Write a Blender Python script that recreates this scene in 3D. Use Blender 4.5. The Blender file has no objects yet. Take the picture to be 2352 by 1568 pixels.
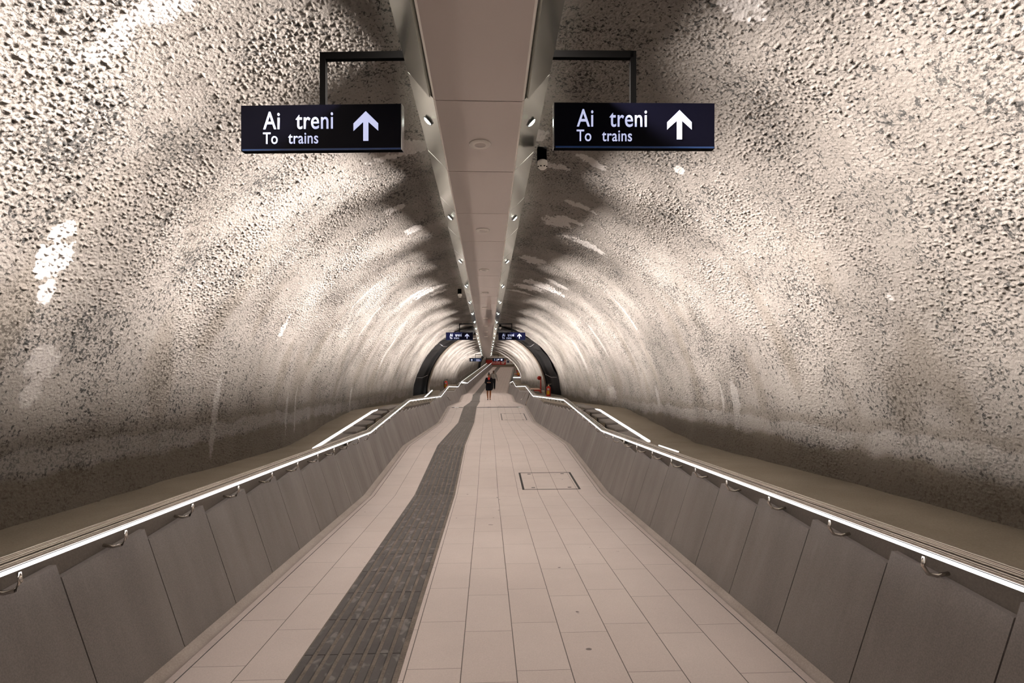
import bpy, bmesh, math, random
import numpy as np
from mathutils import Vector, Matrix

random.seed(7)
SC = bpy.context.scene
COL = SC.collection
R = math.radians
S = 0.9                 # metres per survey unit; all survey numbers below are taken from the lens position
EYE = 1.678             # lens height above the ramp, survey units

# ------------------------------------------------------------------ camera
cam_d = bpy.data.cameras.new('camera')
cam_d.sensor_width = 36.0
cam_d.lens = 20.0
cam_d.clip_end = 400
cam = bpy.data.objects.new('camera', cam_d)
COL.objects.link(cam)
cam.location = (0, 0, EYE * S)
cam.rotation_euler = (R(90 - 0.26), 0, R(-2.5))
SC.camera = cam

# ------------------------------------------------------------------ world, exposure
W = bpy.data.worlds.new('world')
SC.world = W
W.use_nodes = True
W.node_tree.nodes['Background'].inputs[0].default_value = (0.9, 0.85, 0.8, 1)
W.node_tree.nodes['Background'].inputs[1].default_value = 0.06
SC.view_settings.view_transform = 'Standard'
SC.view_settings.look = 'None'
SC.view_settings.gamma = 1.0
SC.view_settings.use_curve_mapping = False
SC.view_settings.exposure = 0.03
SC.cycles.max_bounces = 6; SC.cycles.diffuse_bounces = 4; SC.cycles.glossy_bounces = 3
SC.cycles.use_adaptive_sampling = True; SC.cycles.adaptive_threshold = 0.03

# ------------------------------------------------------------------ survey profiles (distance, height relative to the lens)
FL = [(-9, -0.86), (0, -1.678), (9.16, -2.505), (13.43, -2.505), (22.9, -3.36), (28.3, -3.36), (39.5, -4.37),
      (44.1, -4.37), (54.5, -5.19), (112, -5.19)]
RL = [(-3, -.555), (0, -.815), (10.4, -1.71), (15.6, -1.70), (26.2, -2.65), (31.5, -2.64), (41.8, -3.52),
      (47, -3.52), (57, -4.43), (106, -4.43)]


def interp(P, y):
    for (a, za), (b, zb) in zip(P, P[1:]):
        if y <= b:
            return za + (zb - za) * (y - a) / (b - a)
    return P[-1][1]


def zf(y): return interp(FL, y)
def zr(y): return interp(RL, y) + .035
def zp(y): return interp(RL, min(y, 106)) - .22 if y > -3 else interp(RL, -3) - .22 - .087 * (y + 3)
def ax(y): return max(0.0, y - 54.5) * 0.0585       # the passage swings gently right after the third ramp
def zd(y):                                           # underside of the soffit duct
    return 2.03 - 0.0685 * min(y, 56.0)
def zc(y):                                           # centre line of the vault
    return -1.03 - 0.069 * min(y, 54.5)
DX = -0.06                                           # soffit duct sits slightly left of the floor's middle


def P(x, y, z):
    return (x * S, y * S, (z + EYE) * S)


# ------------------------------------------------------------------ wall washing lamps on top of the soffit duct
LAMP_W, SPOT_W = 152.0, 85.0


def area(name, loc, aim, sx, sy, watts, col, spread):
    d = bpy.data.lights.new(name, 'AREA')
    d.shape = 'RECTANGLE'; d.size = sx; d.size_y = sy; d.energy = watts; d.color = col; d.spread = R(spread)
    o = bpy.data.objects.new(name, d); COL.objects.link(o)
    o.location = loc
    aim = Vector(aim).normalized()
    zx = -aim; xx = Vector((0, 1, 0)); xx = (xx - xx.dot(zx) * zx).normalized(); yx = zx.cross(xx)
    o.rotation_euler = Matrix((xx, yx, zx)).transposed().to_euler()
    return o


y = -2.4
while y < 104:
    for s in (-1, 1):
        xx = (DX if y < 54 else 0) + ax(y) + s * 0.24
        if y < 56:
            area('wall_washer_lamp', P(xx, y, zd(y) + .385), (s, 0, -.65), 2.3 * S, .014 * S, LAMP_W, (1.0, .91, .85), 74)
        else:
            area('wall_washer_lamp', P(xx, y, zd(y) + .30), (s, 0, -.12), 2.3 * S, .03 * S, LAMP_W * .40, (1.0, .91, .85), 62)
    y += 2.85


# ------------------------------------------------------------------ node materials
def mat(name, col=(.5, .5, .5), rough=.6, metal=0.0, emit=None, estr=0.0, spec=None, coat=0.0, coat_r=.1):
    m = bpy.data.materials.new(name); m.use_nodes = True
    b = m.node_tree.nodes['Principled BSDF']
    b.inputs['Base Color'].default_value = (*col, 1); b.inputs['Roughness'].default_value = rough
    b.inputs['Metallic'].default_value = metal
    if spec is not None: b.inputs['Specular IOR Level'].default_value = spec
    if coat: b.inputs['Coat Weight'].default_value = coat; b.inputs['Coat Roughness'].default_value = coat_r
    if emit: b.inputs['Emission Color'].default_value = (*emit, 1); b.inputs['Emission Strength'].default_value = estr
    return m


class G:
    """small helper to wire shader nodes"""
    def __init__(s, m):
        s.t = m.node_tree; s.N = s.t.nodes; s.b = s.N['Principled BSDF']

    def n(s, kind, **kw):
        nd = s.N.new(kind)
        for k, v in kw.items():
            setattr(nd, k, v)
        return nd

    def link(s, a, b): s.t.links.new(a, b)

    def math(s, op, a, b=None, c=None):
        nd = s.N.new('ShaderNodeMath'); nd.operation = op
        for i, v in enumerate((a, b, c)):
            if v is None: continue
            if isinstance(v, (int, float)): nd.inputs[i].default_value = v
            else: s.link(v, nd.inputs[i])
        return nd.outputs[0]

    def noise(s, scale, detail=4, rough=.55, vec=None, dist=0.0):
        nd = s.N.new('ShaderNodeTexNoise'); nd.inputs['Scale'].default_value = scale
        nd.inputs['Detail'].default_value = detail; nd.inputs['Roughness'].default_value = rough
        nd.inputs['Distortion'].default_value = dist
        if vec is not None: s.link(vec, nd.inputs['Vector'])
        return nd.outputs['Fac']

    def ramp(s, f, *stops):
        nd = s.N.new('ShaderNodeValToRGB'); e = nd.color_ramp.elements
        while len(e) < len(stops): e.new(.5)
        for el, (p, c) in zip(e, stops):
            el.position = p; el.color = (*c, 1) if len(c) == 3 else c
        s.link(f, nd.inputs[0]); return nd.outputs[0]

    def mix(s, f, a, b, mode='MIX'):
        nd = s.N.new('ShaderNodeMix'); nd.data_type = 'RGBA'; nd.blend_type = mode
        for i, v in ((0, f), (6, a), (7, b)):
            if isinstance(v, (int, float)): nd.inputs[i].default_value = v
            elif isinstance(v, tuple): nd.inputs[i].default_value = (*v, 1)
            else: s.link(v, nd.inputs[i])
        return nd.outputs[2]

    def pos(s):
        nd = s.N.new('ShaderNodeTexCoord'); return nd.outputs['Object']

    def scaled(s, v, sc):
        nd = s.N.new('ShaderNodeVectorMath'); nd.operation = 'MULTIPLY'; s.link(v, nd.inputs[0])
        nd.inputs[1].default_value = sc; return nd.outputs[0]

    def xyz(s, v):
        nd = s.N.new('ShaderNodeSeparateXYZ'); s.link(v, nd.inputs[0]); return nd.outputs

    def col(s, c): s.link(c, s.b.inputs['Base Color'])
    def rough(s, c): s.link(c, s.b.inputs['Roughness'])

    def bump(s, h, strength=.3, dist=.02):
        nd = s.N.new('ShaderNodeBump'); nd.inputs['Strength'].default_value = strength
        nd.inputs['Distance'].default_value = dist; s.link(h, nd.inputs['Height']); s.link(nd.outputs[0], s.b.inputs['Normal'])


def m_rock():
    m = mat('sprayed_concrete', rough=.92, spec=.25); g = G(m); p = g.pos()
    big = g.noise(.55, 5, .6, p)
    fine = g.noise(33, 3, .6, p, .25)
    at = g.n('ShaderNodeAttribute', attribute_name='lime').outputs['Fac']
    da = g.n('ShaderNodeAttribute', attribute_name='damp').outputs['Fac']
    c = g.ramp(big, (.3, (.20, .183, .165)), (.5, (.26, .238, .217)), (.7, (.31, .285, .262)))
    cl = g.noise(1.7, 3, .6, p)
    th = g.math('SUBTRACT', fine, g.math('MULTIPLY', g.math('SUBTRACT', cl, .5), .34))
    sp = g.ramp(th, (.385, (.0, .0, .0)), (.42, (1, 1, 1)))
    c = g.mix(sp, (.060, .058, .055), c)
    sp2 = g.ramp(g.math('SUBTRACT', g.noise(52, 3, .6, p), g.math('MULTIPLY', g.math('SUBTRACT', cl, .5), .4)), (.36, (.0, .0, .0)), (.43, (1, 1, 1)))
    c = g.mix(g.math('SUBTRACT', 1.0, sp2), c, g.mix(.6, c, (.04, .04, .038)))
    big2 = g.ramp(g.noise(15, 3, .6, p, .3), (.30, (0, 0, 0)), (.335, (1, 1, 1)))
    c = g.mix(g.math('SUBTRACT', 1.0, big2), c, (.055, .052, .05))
    c = g.mix(da, c, (.15, .125, .095))
    c = g.mix(at, c, (.62, .59, .57))
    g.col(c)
    g.bump(g.noise(70, 3, .6, p), .5, .012)
    return m


def m_tile():
    m = mat('floor_tile', rough=.5, spec=.4); g = G(m); p = g.pos(); x, yy, z = g.xyz(p)
    ua = g.n('ShaderNodeAttribute', attribute_name='lane').outputs['Fac']      # across, tile units
    va = g.n('ShaderNodeAttribute', attribute_name='run').outputs['Fac']       # along, tile units
    lane = g.math('FLOOR', ua)
    odd = g.math('MODULO', lane, 2.0)
    off = g.math('ADD', g.math('MULTIPLY', odd, .22), g.math('MULTIPLY', lane, .035))
    v = g.math('ADD', va, off)
    fx = g.math('ABSOLUTE', g.math('SUBTRACT', g.math('FRACT', ua), .5))
    fy = g.math('ABSOLUTE', g.math('SUBTRACT', g.math('FRACT', v), .5))
    jx = g.math('GREATER_THAN', fx, .491)
    jy = g.math('GREATER_THAN', fy, .4965)
    wn = g.n('ShaderNodeTexWhiteNoise', noise_dimensions='2D')
    cv = g.n('ShaderNodeCombineXYZ'); g.link(lane, cv.inputs[0]); g.link(g.math('FLOOR', v), cv.inputs[1]); g.link(cv.outputs[0], wn.inputs['Vector'])
    tint = g.mix(wn.outputs['Value'], (.54, .455, .42), (.60, .52, .485))
    tint = g.mix(.55, tint, g.ramp(g.noise(1.3, 4, .6, p), (.32, (.50, .43, .405)), (.68, (.62, .535, .495))))
    tint = g.mix(.35, tint, g.ramp(g.noise(130, 2, .6, p), (.35, (.46, .395, .365)), (.65, (.64, .555, .515))))
    spk = g.ramp(g.noise(9, 2, .4, p), (.765, (0, 0, 0)), (.78, (1, 1, 1)))
    tint = g.mix(spk, tint, (.16, .13, .12))
    j = g.math('MAXIMUM', jx, g.math('MULTIPLY', jy, .75))
    c = g.mix(j, tint, (.10, .08, .07))
    g.col(c)
    g.rough(g.math('ADD', .34, g.math('MULTIPLY', g.noise(3, 4, .6, p), .3)))
    g.bump(g.math('MULTIPLY', j, -1.0), .35, .004)
    return m


def m_panel():
    m = mat('fibre_cement_panel', rough=.42, spec=.5); g = G(m); p = g.pos()
    st = g.noise(1.0, 5, .6, g.scaled(p, (1.2, 2.6, .5)))
    fi = g.noise(150, 2, .6, p)
    c = g.ramp(st, (.3, (.165, .147, .140)), (.5, (.215, .192, .184)), (.72, (.28, .254, .245)))
    c = g.mix(.45, c, g.ramp(fi, (.35, (.12, .105, .095)), (.65, (.25, .22, .20))))
    run = g.ramp(g.noise(2.2, 4, .7, g.scaled(p, (3, 5, .35))), (.6, (0, 0, 0)), (.8, (1, 1, 1)))
    c = g.mix(g.math('MULTIPLY', run, .35), c, (.33, .30, .28))
    g.col(c)
    g.rough(g.ramp(st, (.3, (.50, .50, .50)), (.7, (.33, .33, .33))))
    return m


def m_concrete(name, a, b, rough=.8, sc=2.0):
    m = mat(name, rough=rough, spec=.3); g = G(m); p = g.pos()
    c = g.ramp(g.noise(sc, 6, .62, p), (.3, a), (.7, b))
    c = g.mix(.3, c, g.ramp(g.noise(90, 2, .6, p), (.35, tuple(v * .7 for v in a)), (.65, b)))
    g.col(c); g.bump(g.noise(40, 3, .6, p), .15, .006)
    return m


def m_strip():
    m = mat('tactile_rubber', rough=.5, spec=.45); g = G(m); p = g.pos()
    c = g.ramp(g.noise(5, 5, .65, p), (.3, (.045, .040, .040)), (.7, (.085, .076, .072)))
    sc = g.ramp(g.noise(7.5, 2, .5, g.scaled(p, (1.6, 1.0, 1.0)), .6), (.57, (0, 0, 0)), (.68, (1, 1, 1)))
    c = g.mix(g.math('MULTIPLY', sc, .45), c, (.30, .28, .265))
    g.col(c); return m


def m_steel(name, col, rough, metal=1.0, wear=.05):
    m = mat(name, col, rough, metal); g = G(m); p = g.pos()
    g.rough(g.math('ADD', rough - wear / 2, g.math('MULTIPLY', g.noise(1.5, 3, .5, p), wear)))
    return m


M = dict(
    rock=m_rock(), tile=m_tile(), panel=m_panel(), strip=m_strip(),
    tan=m_concrete('screed', (.25, .215, .165), (.36, .315, .25), .8, 1.1),
    gutter=m_concrete('gutter_concrete', (.34, .285, .25), (.46, .40, .36), .6, 3.0),
    sliver=m_concrete('edge_tile', (.50, .42, .39), (.57, .49, .455), .5, 2.0),
    grey=m_concrete('grey_slab', (.20, .18, .165), (.27, .245, .23), .6, 2.5),
    recess=m_concrete('recess_board', (.13, .11, .09), (.18, .15, .125), .85, 2.0),
    stripgap=m_concrete('strip_bed', (.085, .07, .06), (.24, .20, .165), .7, 6.0),
    soffit=m_steel('soffit_panel', (.50, .44, .415), .36, .15),
    mirror=m_steel('polished_side', (.53, .55, .505), .17, .82),
    steel=m_steel('handrail_steel', (.62, .58, .53), .16, 1.0),
    white=mat('white_paint', (.82, .78, .73), .45),
    led=mat('led_strip', (1, 1, 1), .4, emit=(1, .965, .98), estr=2.6),
    lamp=mat('spot_lens', (1, 1, 1), .3, emit=(.93, 1, .90), estr=40),
    black=m_concrete('black_membrane', (.0025, .0025, .003), (.006, .006, .0065), .65, 2.0),
    frame=mat('black_powder_coat', (.0012, .0011, .001), .9, spec=.03),
    face=mat('sign_face', (.002, .002, .006), .35, spec=.10),
    facedark=mat('sign_edge_blue', (.012, .03, .085), .25, emit=(.02, .07, .25), estr=.12),
    faceblue=mat('sign_face_navy', (.004, .005, .022), .35, spec=.1),
    alu=mat('sign_frame_alu', (.60, .62, .66), .22, 1.0),
    letter=mat('lit_lettering', (.6, .65, .8), .4, emit=(.54, .60, .93), estr=.74),
    ring=m_concrete('ring_beam', (.26, .215, .17), (.36, .30, .25), .7, 2.0),
    red=mat('red_enamel', (.55, .025, .012), .32),
    redflat=mat('red_banner', (.60, .03, .02), .5),
    wht=mat('white_sheet', (.72, .70, .68), .5),
    wood=mat('pale_board', (.72, .46, .34), .55),
    brass=mat('brass', (.75, .6, .3), .3, 1.0),
    rubber=mat('black_rubber', (.015, .014, .013), .55),
    yellow=mat('yellow_label', (.75, .42, .02), .5),
    navy=mat('navy_print', (.03, .04, .12), .5),
    dkred=mat('dark_red_print', (.45, .12, .10), .5),
    skin=mat('skin', (.30, .115, .045), .5), skin2=mat('skin_dark', (.12, .05, .028), .5),
    hair=mat('black_hair', (.008, .006, .006), .45),
    dress=mat('navy_cloth', (.0035, .0035, .006), .85, spec=.15), scarf=mat('red_scarf', (.45, .02, .01), .7),
    shirt=mat('grey_shirt', (.26, .25, .23), .8), trouser=mat('black_trousers', (.010, .010, .012), .8),
    strap=mat('pale_strap', (.5, .48, .44), .7), phone=mat('phone', (.02, .02, .025), .2),
    shoe=mat('black_shoe', (.008, .008, .008), .35), lip=mat('lips', (.22, .05, .04), .5), eye=mat('eye', (.02, .015, .012), .2),
)


sb_ = M['soffit'].node_tree.nodes['Principled BSDF']
sb_.inputs['Coat Weight'].default_value = .7; sb_.inputs['Coat Roughness'].default_value = .05


# ------------------------------------------------------------------ mesh helpers
def link(name, me, m=None, parent=None, smooth=False):
    o = bpy.data.objects.new(name, me); COL.objects.link(o)
    if m is not None and not me.materials: me.materials.append(m)
    if parent is not None: o.parent = parent
    if smooth:
        me.polygons.foreach_set('use_smooth', [True] * len(me.polygons))
    return o


class B:
    """collects simple shapes into one mesh; points are survey units unless metric=True"""
    def __init__(s, metric=False): s.v = []; s.f = []; s.metric = metric

    def q(s, p): return tuple(p) if s.metric else P(*p)

    def add(s, vs, fs):
        k = len(s.v); s.v += [s.q(p) for p in vs]; s.f += [tuple(i + k for i in f) for f in fs]

    def box(s, a, b):
        (x0, y0, z0), (x1, y1, z1) = a, b
        s.add([(x0, y0, z0), (x1, y0, z0), (x1, y1, z0), (x0, y1, z0), (x0, y0, z1), (x1, y0, z1), (x1, y1, z1), (x0, y1, z1)],
              [(0, 3, 2, 1), (4, 5, 6, 7), (0, 1, 5, 4), (1, 2, 6, 5), (2, 3, 7, 6), (3, 0, 4, 7)])

    def hexa(s, v8):
        s.add(v8, [(0, 3, 2, 1), (4, 5, 6, 7), (0, 1, 5, 4), (1, 2, 6, 5), (2, 3, 7, 6), (3, 0, 4, 7)])

    def sweep(s, rows, closed=False, caps=False):
        n = len(rows[0]); vs = [p for r in rows for p in r]; fs = []
        for i in range(len(rows) - 1):
            for j in range(n if closed else n - 1):
                a = i * n + j; b = i * n + (j + 1) % n
                fs.append((a, b, b + n, a + n))
        if caps:
            fs.append(tuple(range(n - 1, -1, -1))); fs.append(tuple((len(rows) - 1) * n + j for j in range(n)))
        s.add(vs, fs)

    def tube(s, pts, r, seg=8, sx=1.0):
        pts = [Vector(p) for p in pts]; rows = []
        rr = r if isinstance(r, (list, tuple)) else [r] * len(pts)
        for i, p in enumerate(pts):
            d = (pts[min(i + 1, len(pts) - 1)] - pts[max(i - 1, 0)]).normalized()
            up = Vector((0, 0, 1)) if abs(d.z) < .95 else Vector((1, 0, 0))
            a = d.cross(up).normalized(); c = a.cross(d).normalized()
            rows.append([tuple(p + a * math.cos(t) * rr[i] * sx + c * math.sin(t) * rr[i]) for t in [2 * math.pi * k / seg for k in range(seg)]])
        s.sweep(rows, True, True)

    def lathe(s, prof, seg=24, c=(0, 0, 0), axis='z'):
        rows = []
        for r, h in prof:
            row = []
            for k in range(seg):
                t = 2 * math.pi * k / seg
                a, b = r * math.cos(t), r * math.sin(t)
                row.append((c[0] + a, c[1] + b, c[2] + h) if axis == 'z' else (c[0] + a, c[1] + h, c[2] + b))
            rows.append(row)
        s.sweep(rows, True, True)

    def ball(s, c, rx, ry, rz, seg=16, rings=10):
        rows = []
        for i in range(rings + 1):
            t = math.pi * i / rings; t = min(max(t, .03), math.pi - .03)
            rows.append([(c[0] + rx * math.sin(t) * math.cos(2 * math.pi * k / seg), c[1] + ry * math.sin(t) * math.sin(2 * math.pi * k / seg), c[2] - rz * math.cos(t)) for k in range(seg)])
        s.sweep(rows, True, True)

    def poly(s, pts2, y0, y1):
        """prism of a closed outline given in x,z, between two depths"""
        n = len(pts2)
        s.add([(x, y0, z) for x, z in pts2] + [(x, y1, z) for x, z in pts2],
              [tuple(range(n)), tuple(range(2 * n - 1, n - 1, -1))] + [(i, i + n, (i + 1) % n + n, (i + 1) % n) for i in range(n)])

    def build(s, name, m, parent=None, smooth=False):
        me = bpy.data.meshes.new(name); me.from_pydata(s.v, [], s.f); me.update()
        bm = bmesh.new(); bm.from_mesh(me); bmesh.ops.recalc_face_normals(bm, faces=bm.faces); bm.to_mesh(me); bm.free()
        return link(name, me, m, parent, smooth)


def struct(o): o['kind'] = 'structure'; return o


def thing(name, label, cat, loc=(0, 0, 0), rotz=0.0, group=None):
    o = bpy.data.objects.new(name, None); COL.objects.link(o); o.empty_display_size = .1
    o.location = loc; o.rotation_euler = (0, 0, rotz); o['label'] = label; o['category'] = cat
    if group: o['group'] = group
    return o


def tag(o, label, cat, group=None):
    o['label'] = label; o['category'] = cat
    if group: o['group'] = group
    return o


def cuts(ys, a, b):
    """breakpoints of a profile inside a..b"""
    return [a] + [y for y in ys if a < y < b] + [b]


FY = [y for y, _ in FL]
RY = [y for y, _ in RL]

# ------------------------------------------------------------------ vault of rough sprayed concrete
rng = np.random.RandomState(11)
PERM = rng.permutation(65536).astype(np.int64)
ANG = rng.rand(65536) * 2 * np.pi
GX, GY = np.cos(ANG), np.sin(ANG)


def noise2(u, v, seed=0):
    ui = np.floor(u).astype(np.int64); vi = np.floor(v).astype(np.int64)
    fu = u - ui; fv = v - vi

    def g(a, b):
        h = PERM[(PERM[(ui + a + seed * 131) & 65535] + vi + b) & 65535]
        return GX[h] * (fu - a) + GY[h] * (fv - b)
    su = fu * fu * fu * (fu * (fu * 6 - 15) + 10); sv = fv * fv * fv * (fv * (fv * 6 - 15) + 10)
    n0 = g(0, 0) * (1 - su) + g(1, 0) * su; n1 = g(0, 1) * (1 - su) + g(1, 1) * su
    return (n0 * (1 - sv) + n1 * sv) * 1.5


def sstep(a, b, x):
    t = np.clip((x - a) / (b - a), 0, 1); return t * t * (3 - 2 * t)


# pale lime patches: (distance, angle in degrees from the right-hand springing, half length along, half height along the arc, tilt)
LIME = []


def vault(name, ys, radius, cx, th0, th1, nth, kind):
    """one side of the vault as a displaced grid; th in degrees, 0 = right springing, 180 = left"""
    th = np.radians(np.linspace(th0, th1, nth)); Y, T = np.meshgrid(ys, th, indexing='ij')
    rad = np.interp(Y, radius[0], radius[1]); CX = np.interp(Y, cx[0], cx[1]) + np.maximum(0, Y - 54.5) * .0585
    CZ = np.interp(Y, [-10, 0, 54.5, 120], [-.34, -1.03, -4.79, -4.79]) if kind == 0 else np.interp(Y, [0, 30, 54.5, 120], [-.68, -2.75, -4.45, -4.45])
    A = T * 3.7
    h = .060 * noise2(A / 2.2, Y / 2.6, 1) + .022 * noise2(A / .9, Y / .85, 2)
    h += .040 * noise2(A / 4.0 + .3 * noise2(A, Y, 9), Y / 1.05, 14) + .013 * noise2(A / 3.0 + .3 * noise2(A, Y, 9), Y / .42, 3)                 # spraying passes run round the arch
    h += .004 * noise2(A / .30, Y / .26, 4)
    if kind == 0:
        patch = sstep(-.35, .35, noise2(A / 1.1 + 7, Y / 1.0, 12))                 # some zones are coarser than others
        wob = noise2(A / .5, Y / .5, 13) * .3
        h += (.0010 + .0014 * patch) * noise2(A / .045 + wob, Y / .055 + wob, 5)
        h += (.0024 + .0020 * patch) * noise2(A / .0185, Y / .024, 6)
        p1 = noise2(A / .021 + wob, Y / .028, 7)
        h += -(.004 + .008 * patch) * sstep(.34, .60, p1)
        p2 = noise2(A / .030 + wob, Y / .038, 8)
        h += -.026 * sstep(.70, .84, p2)                                           # scattered deep pits
    # smoother towards the foot where the wall was trowelled
    lime = np.zeros_like(h); edge = noise2(A / .035, Y / .05, 19) * .55 + noise2(A / .11, Y / .12, 20) * .75 + noise2(A / .35, Y / .4, 21) * .55
    for (yy, deg, ly, la, tilt, stg) in LIME:
        if yy > 30 and kind == 0: continue
        da = (A - math.radians(deg) * 3.7); dy = (Y - yy)
        c, s_ = math.cos(tilt), math.sin(tilt)
        e = ((dy * c + da * s_) / ly) ** 2 + ((da * c - dy * s_) / la) ** 2
        lime = np.maximum(lime, stg * sstep(1.0, .72 if stg > .5 else .3, e + edge * (1.0 if stg > .5 else .5)))
    foot = np.degrees(np.minimum(T, np.pi - T))
    fw = foot + 1.6 * noise2(Y / 1.4, A * 0 + 3.3, 22) + .9 * noise2(Y / .3, A / .3, 24)
    damp = .75 * sstep(3.6, 2.6, fw) + .3 * sstep(6.6, 7.2, fw) * sstep(9.4, 8.0, fw)
    near = sstep(17, 12, Y) if kind == 0 else Y * 0
    lime = np.maximum(lime, .16 * near * sstep(3.4, 4.2, fw) * sstep(6.9, 6.2, fw))
    damp = np.maximum(damp, .35 * sstep(.2, .55, noise2(A / 1.6, Y / .55, 23)) * sstep(60, 20, foot))
    rr = rad - h * -1.0
    X = CX + rr * np.cos(T); Z = CZ + rr * np.sin(T)
    n, mth = X.shape
    co = np.stack([X * S, Y * S, (Z + EYE) * S], -1).reshape(-1, 3).astype(np.float32)
    idx = np.arange(n * mth).reshape(n, mth)
    q = np.stack([idx[:-1, :-1], idx[:-1, 1:], idx[1:, 1:], idx[1:, :-1]], -1).reshape(-1, 4)
    me = bpy.data.meshes.new(name)
    me.vertices.add(len(co)); me.vertices.foreach_set('co', co.ravel())
    me.loops.add(q.size); me.loops.foreach_set('vertex_index', q.ravel().astype(np.int32))
    me.polygons.add(len(q)); me.polygons.foreach_set('loop_start', np.arange(0, q.size, 4, dtype=np.int32))
    me.polygons.foreach_set('use_smooth', np.ones(len(q), dtype=bool))
    me.update(calc_edges=True)
    for nm, arr in (('lime', lime), ('damp', damp)):
        a = me.attributes.new(nm, 'FLOAT', 'POINT'); a.data.foreach_set('value', arr.ravel().astype(np.float32))
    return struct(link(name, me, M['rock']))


PI = math.pi
LIME += [(4.20, 149.5, .15, .16, .3, 1), (4.14, 146.6, .09, .09, 0, 1), (4.27, 153.5, .07, .10, 0, 1), (3.33, 123.0, .12, .24, .1, .6), (3.37, 127.5, .10, .2, .1, .52),
         (6.48, 105.5, .16, .24, 0, .8), (6.55, 110, .08, .26, .2, .8), (9.41, 111.1, .16, .14, .2, .9), (8.2, 113, .10, .18, .1, .6), (15.4, 116.5, .34, .50, .1, .9), (14.8, 122, .22, .42, .1, .9), (16.2, 114, .2, .3, 0, .8),
         (9.46, 74.5, .26, .22, 0, .9), (9.2, 71.5, .12, .30, -.1, .9), (10.0, 64.5, .16, .42, 0, .7), (15.9, 73, .34, .45, 0, .9), (15.0, 68, .28, .55, 0, .9), (14.1, 64.5, .25, .30, 0, .8), (16.8, 76, .2, .4, 0, .8),
         (8.3, 71.2, .10, .26, 0, .8), (7.0, 79, .10, .16, 0, .7), (6.30, 83.5, .16, .12, .4, .8), (6.6, 73, .11, .22, .3, .8), (12.5, 76, .3, .3, 0, .7), (3.64, 66.5, .12, .20, 0, .7), (4.72, 27.4, .035, .04, 0, .55), (5.95, 59.7, .08, .06, 0, .8),
         (4.46, 161.8, .20, .17, 0, .35), (4.45, 165.5, .12, .14, 0, .3), (8.98, 151.1, .10, .22, 0, .6), (7.54, 171.5, .09, .62, 0, .35), (10.30, 174, .07, .42, 0, .35), (10.75, 173, .05, .50, 0, .4), (15.2, 171.5, .09, .34, 0, .4),
         (8.6, 9.0, .13, .45, 0, .3), (9.1, 11.0, .07, .3, 0, .3), (12.6, 9, .10, .3, 0, .3), (17, 9, .5, .22, 0, .3), (20, 8, .6, .22, 0, .25), (11.5, 132, .08, .5, 0, .3), (13.5, 140, .1, .6, 0, .3), (18, 150, .2, .8, 0, .3), (12, 40, .1, .6, 0, .3), (16, 35, .15, .7, 0, .3), (20, 30, .2, .8, 0, .3)]
near_y = np.concatenate([np.linspace(-8, 2.0, 40), 2.0 * np.exp(np.arange(0.0020, math.log(29.9 / 2.0), .0020)), [29.9]])
CXN = ([-10, 10, 30], [.16, .14, 0.0]); RADN = ([-10, 200], [3.74, 3.74])
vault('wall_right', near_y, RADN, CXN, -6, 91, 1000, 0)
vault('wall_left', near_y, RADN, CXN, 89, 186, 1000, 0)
far_y = 29.9 * np.exp(np.arange(0, math.log(112 / 29.9), .0042))
RADF = ([0, 200], [3.30, 3.30]); CXF = ([0, 200], [0.0, 0.0])
vault('wall_far_right', far_y, RADF, CXF, -5, 91, 130, 1)
vault('wall_far_left', far_y, RADF, CXF, 89, 185, 130, 1)

# ------------------------------------------------------------------ floor, gutters, side platforms, parapets
XL, XR, TW, TL = -1.803, 1.822, 0.3295, 0.702
ys = sorted(set([-9.0] + [y for y in FY if -9 < y < 110] + [-4, 2, 4, 6, 18, 33, 49, 60, 70, 80, 90, 100] + [110.0]))
xs = [XL + (XR - XL) * k / 11 for k in range(12)]
vs, fs, lane, run = [], [], [], []
acc = 0; prev = None
for i, y in enumerate(ys):
    if prev is not None: acc += math.hypot(y - prev, zf(y) - zf(prev))
    prev = y
    for k, x in enumerate(xs):
        vs.append(P(x + ax(y), y, zf(y))); lane.append(k + 20.0); run.append(acc / TL + .37)
n = len(xs)
for i in range(len(ys) - 1):
    for k in range(n - 1):
        fs.append((i * n + k, i * n + k + 1, (i + 1) * n + k + 1, (i + 1) * n + k))
me = bpy.data.meshes.new('floor'); me.from_pydata(vs, [], fs); me.update()
for nm, arr in (('lane', lane), ('run', run)):
    a = me.attributes.new(nm, 'FLOAT', 'POINT'); a.data.foreach_set('value', arr)
struct(link('floor', me, M['tile']))

for s, XE, nm in ((-1, XL, 'trim_1'), (1, XR, 'trim_2')):
    xb = s * 1.985
    b = B(); rows = []
    x0 = XE + s * .055
    for y in ys:
        r = []
        for k in range(9):                                   # shallow half-round channel
            t = k / 8
            r.append((x0 + (xb - x0) * t + ax(y), y, zf(y) - .028 * math.sin(PI * min(1, t * 1.15)) + .012 * max(0, t - .85) / .15))
        rows.append(r)
    b.sweep(rows); struct(b.build(nm, M['gutter'], smooth=True))
    b = B(); b.sweep([[(XE + s * .004 + ax(y), y, zf(y) + .001), (x0 + ax(y), y, zf(y) + .001), (x0 + ax(y), y, zf(y) - .03)] for y in ys])
    struct(b.build(nm + '_edge', M['sliver']))

PW = 0.76                                                     # parapet panel width
TOP = 0.785


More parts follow.
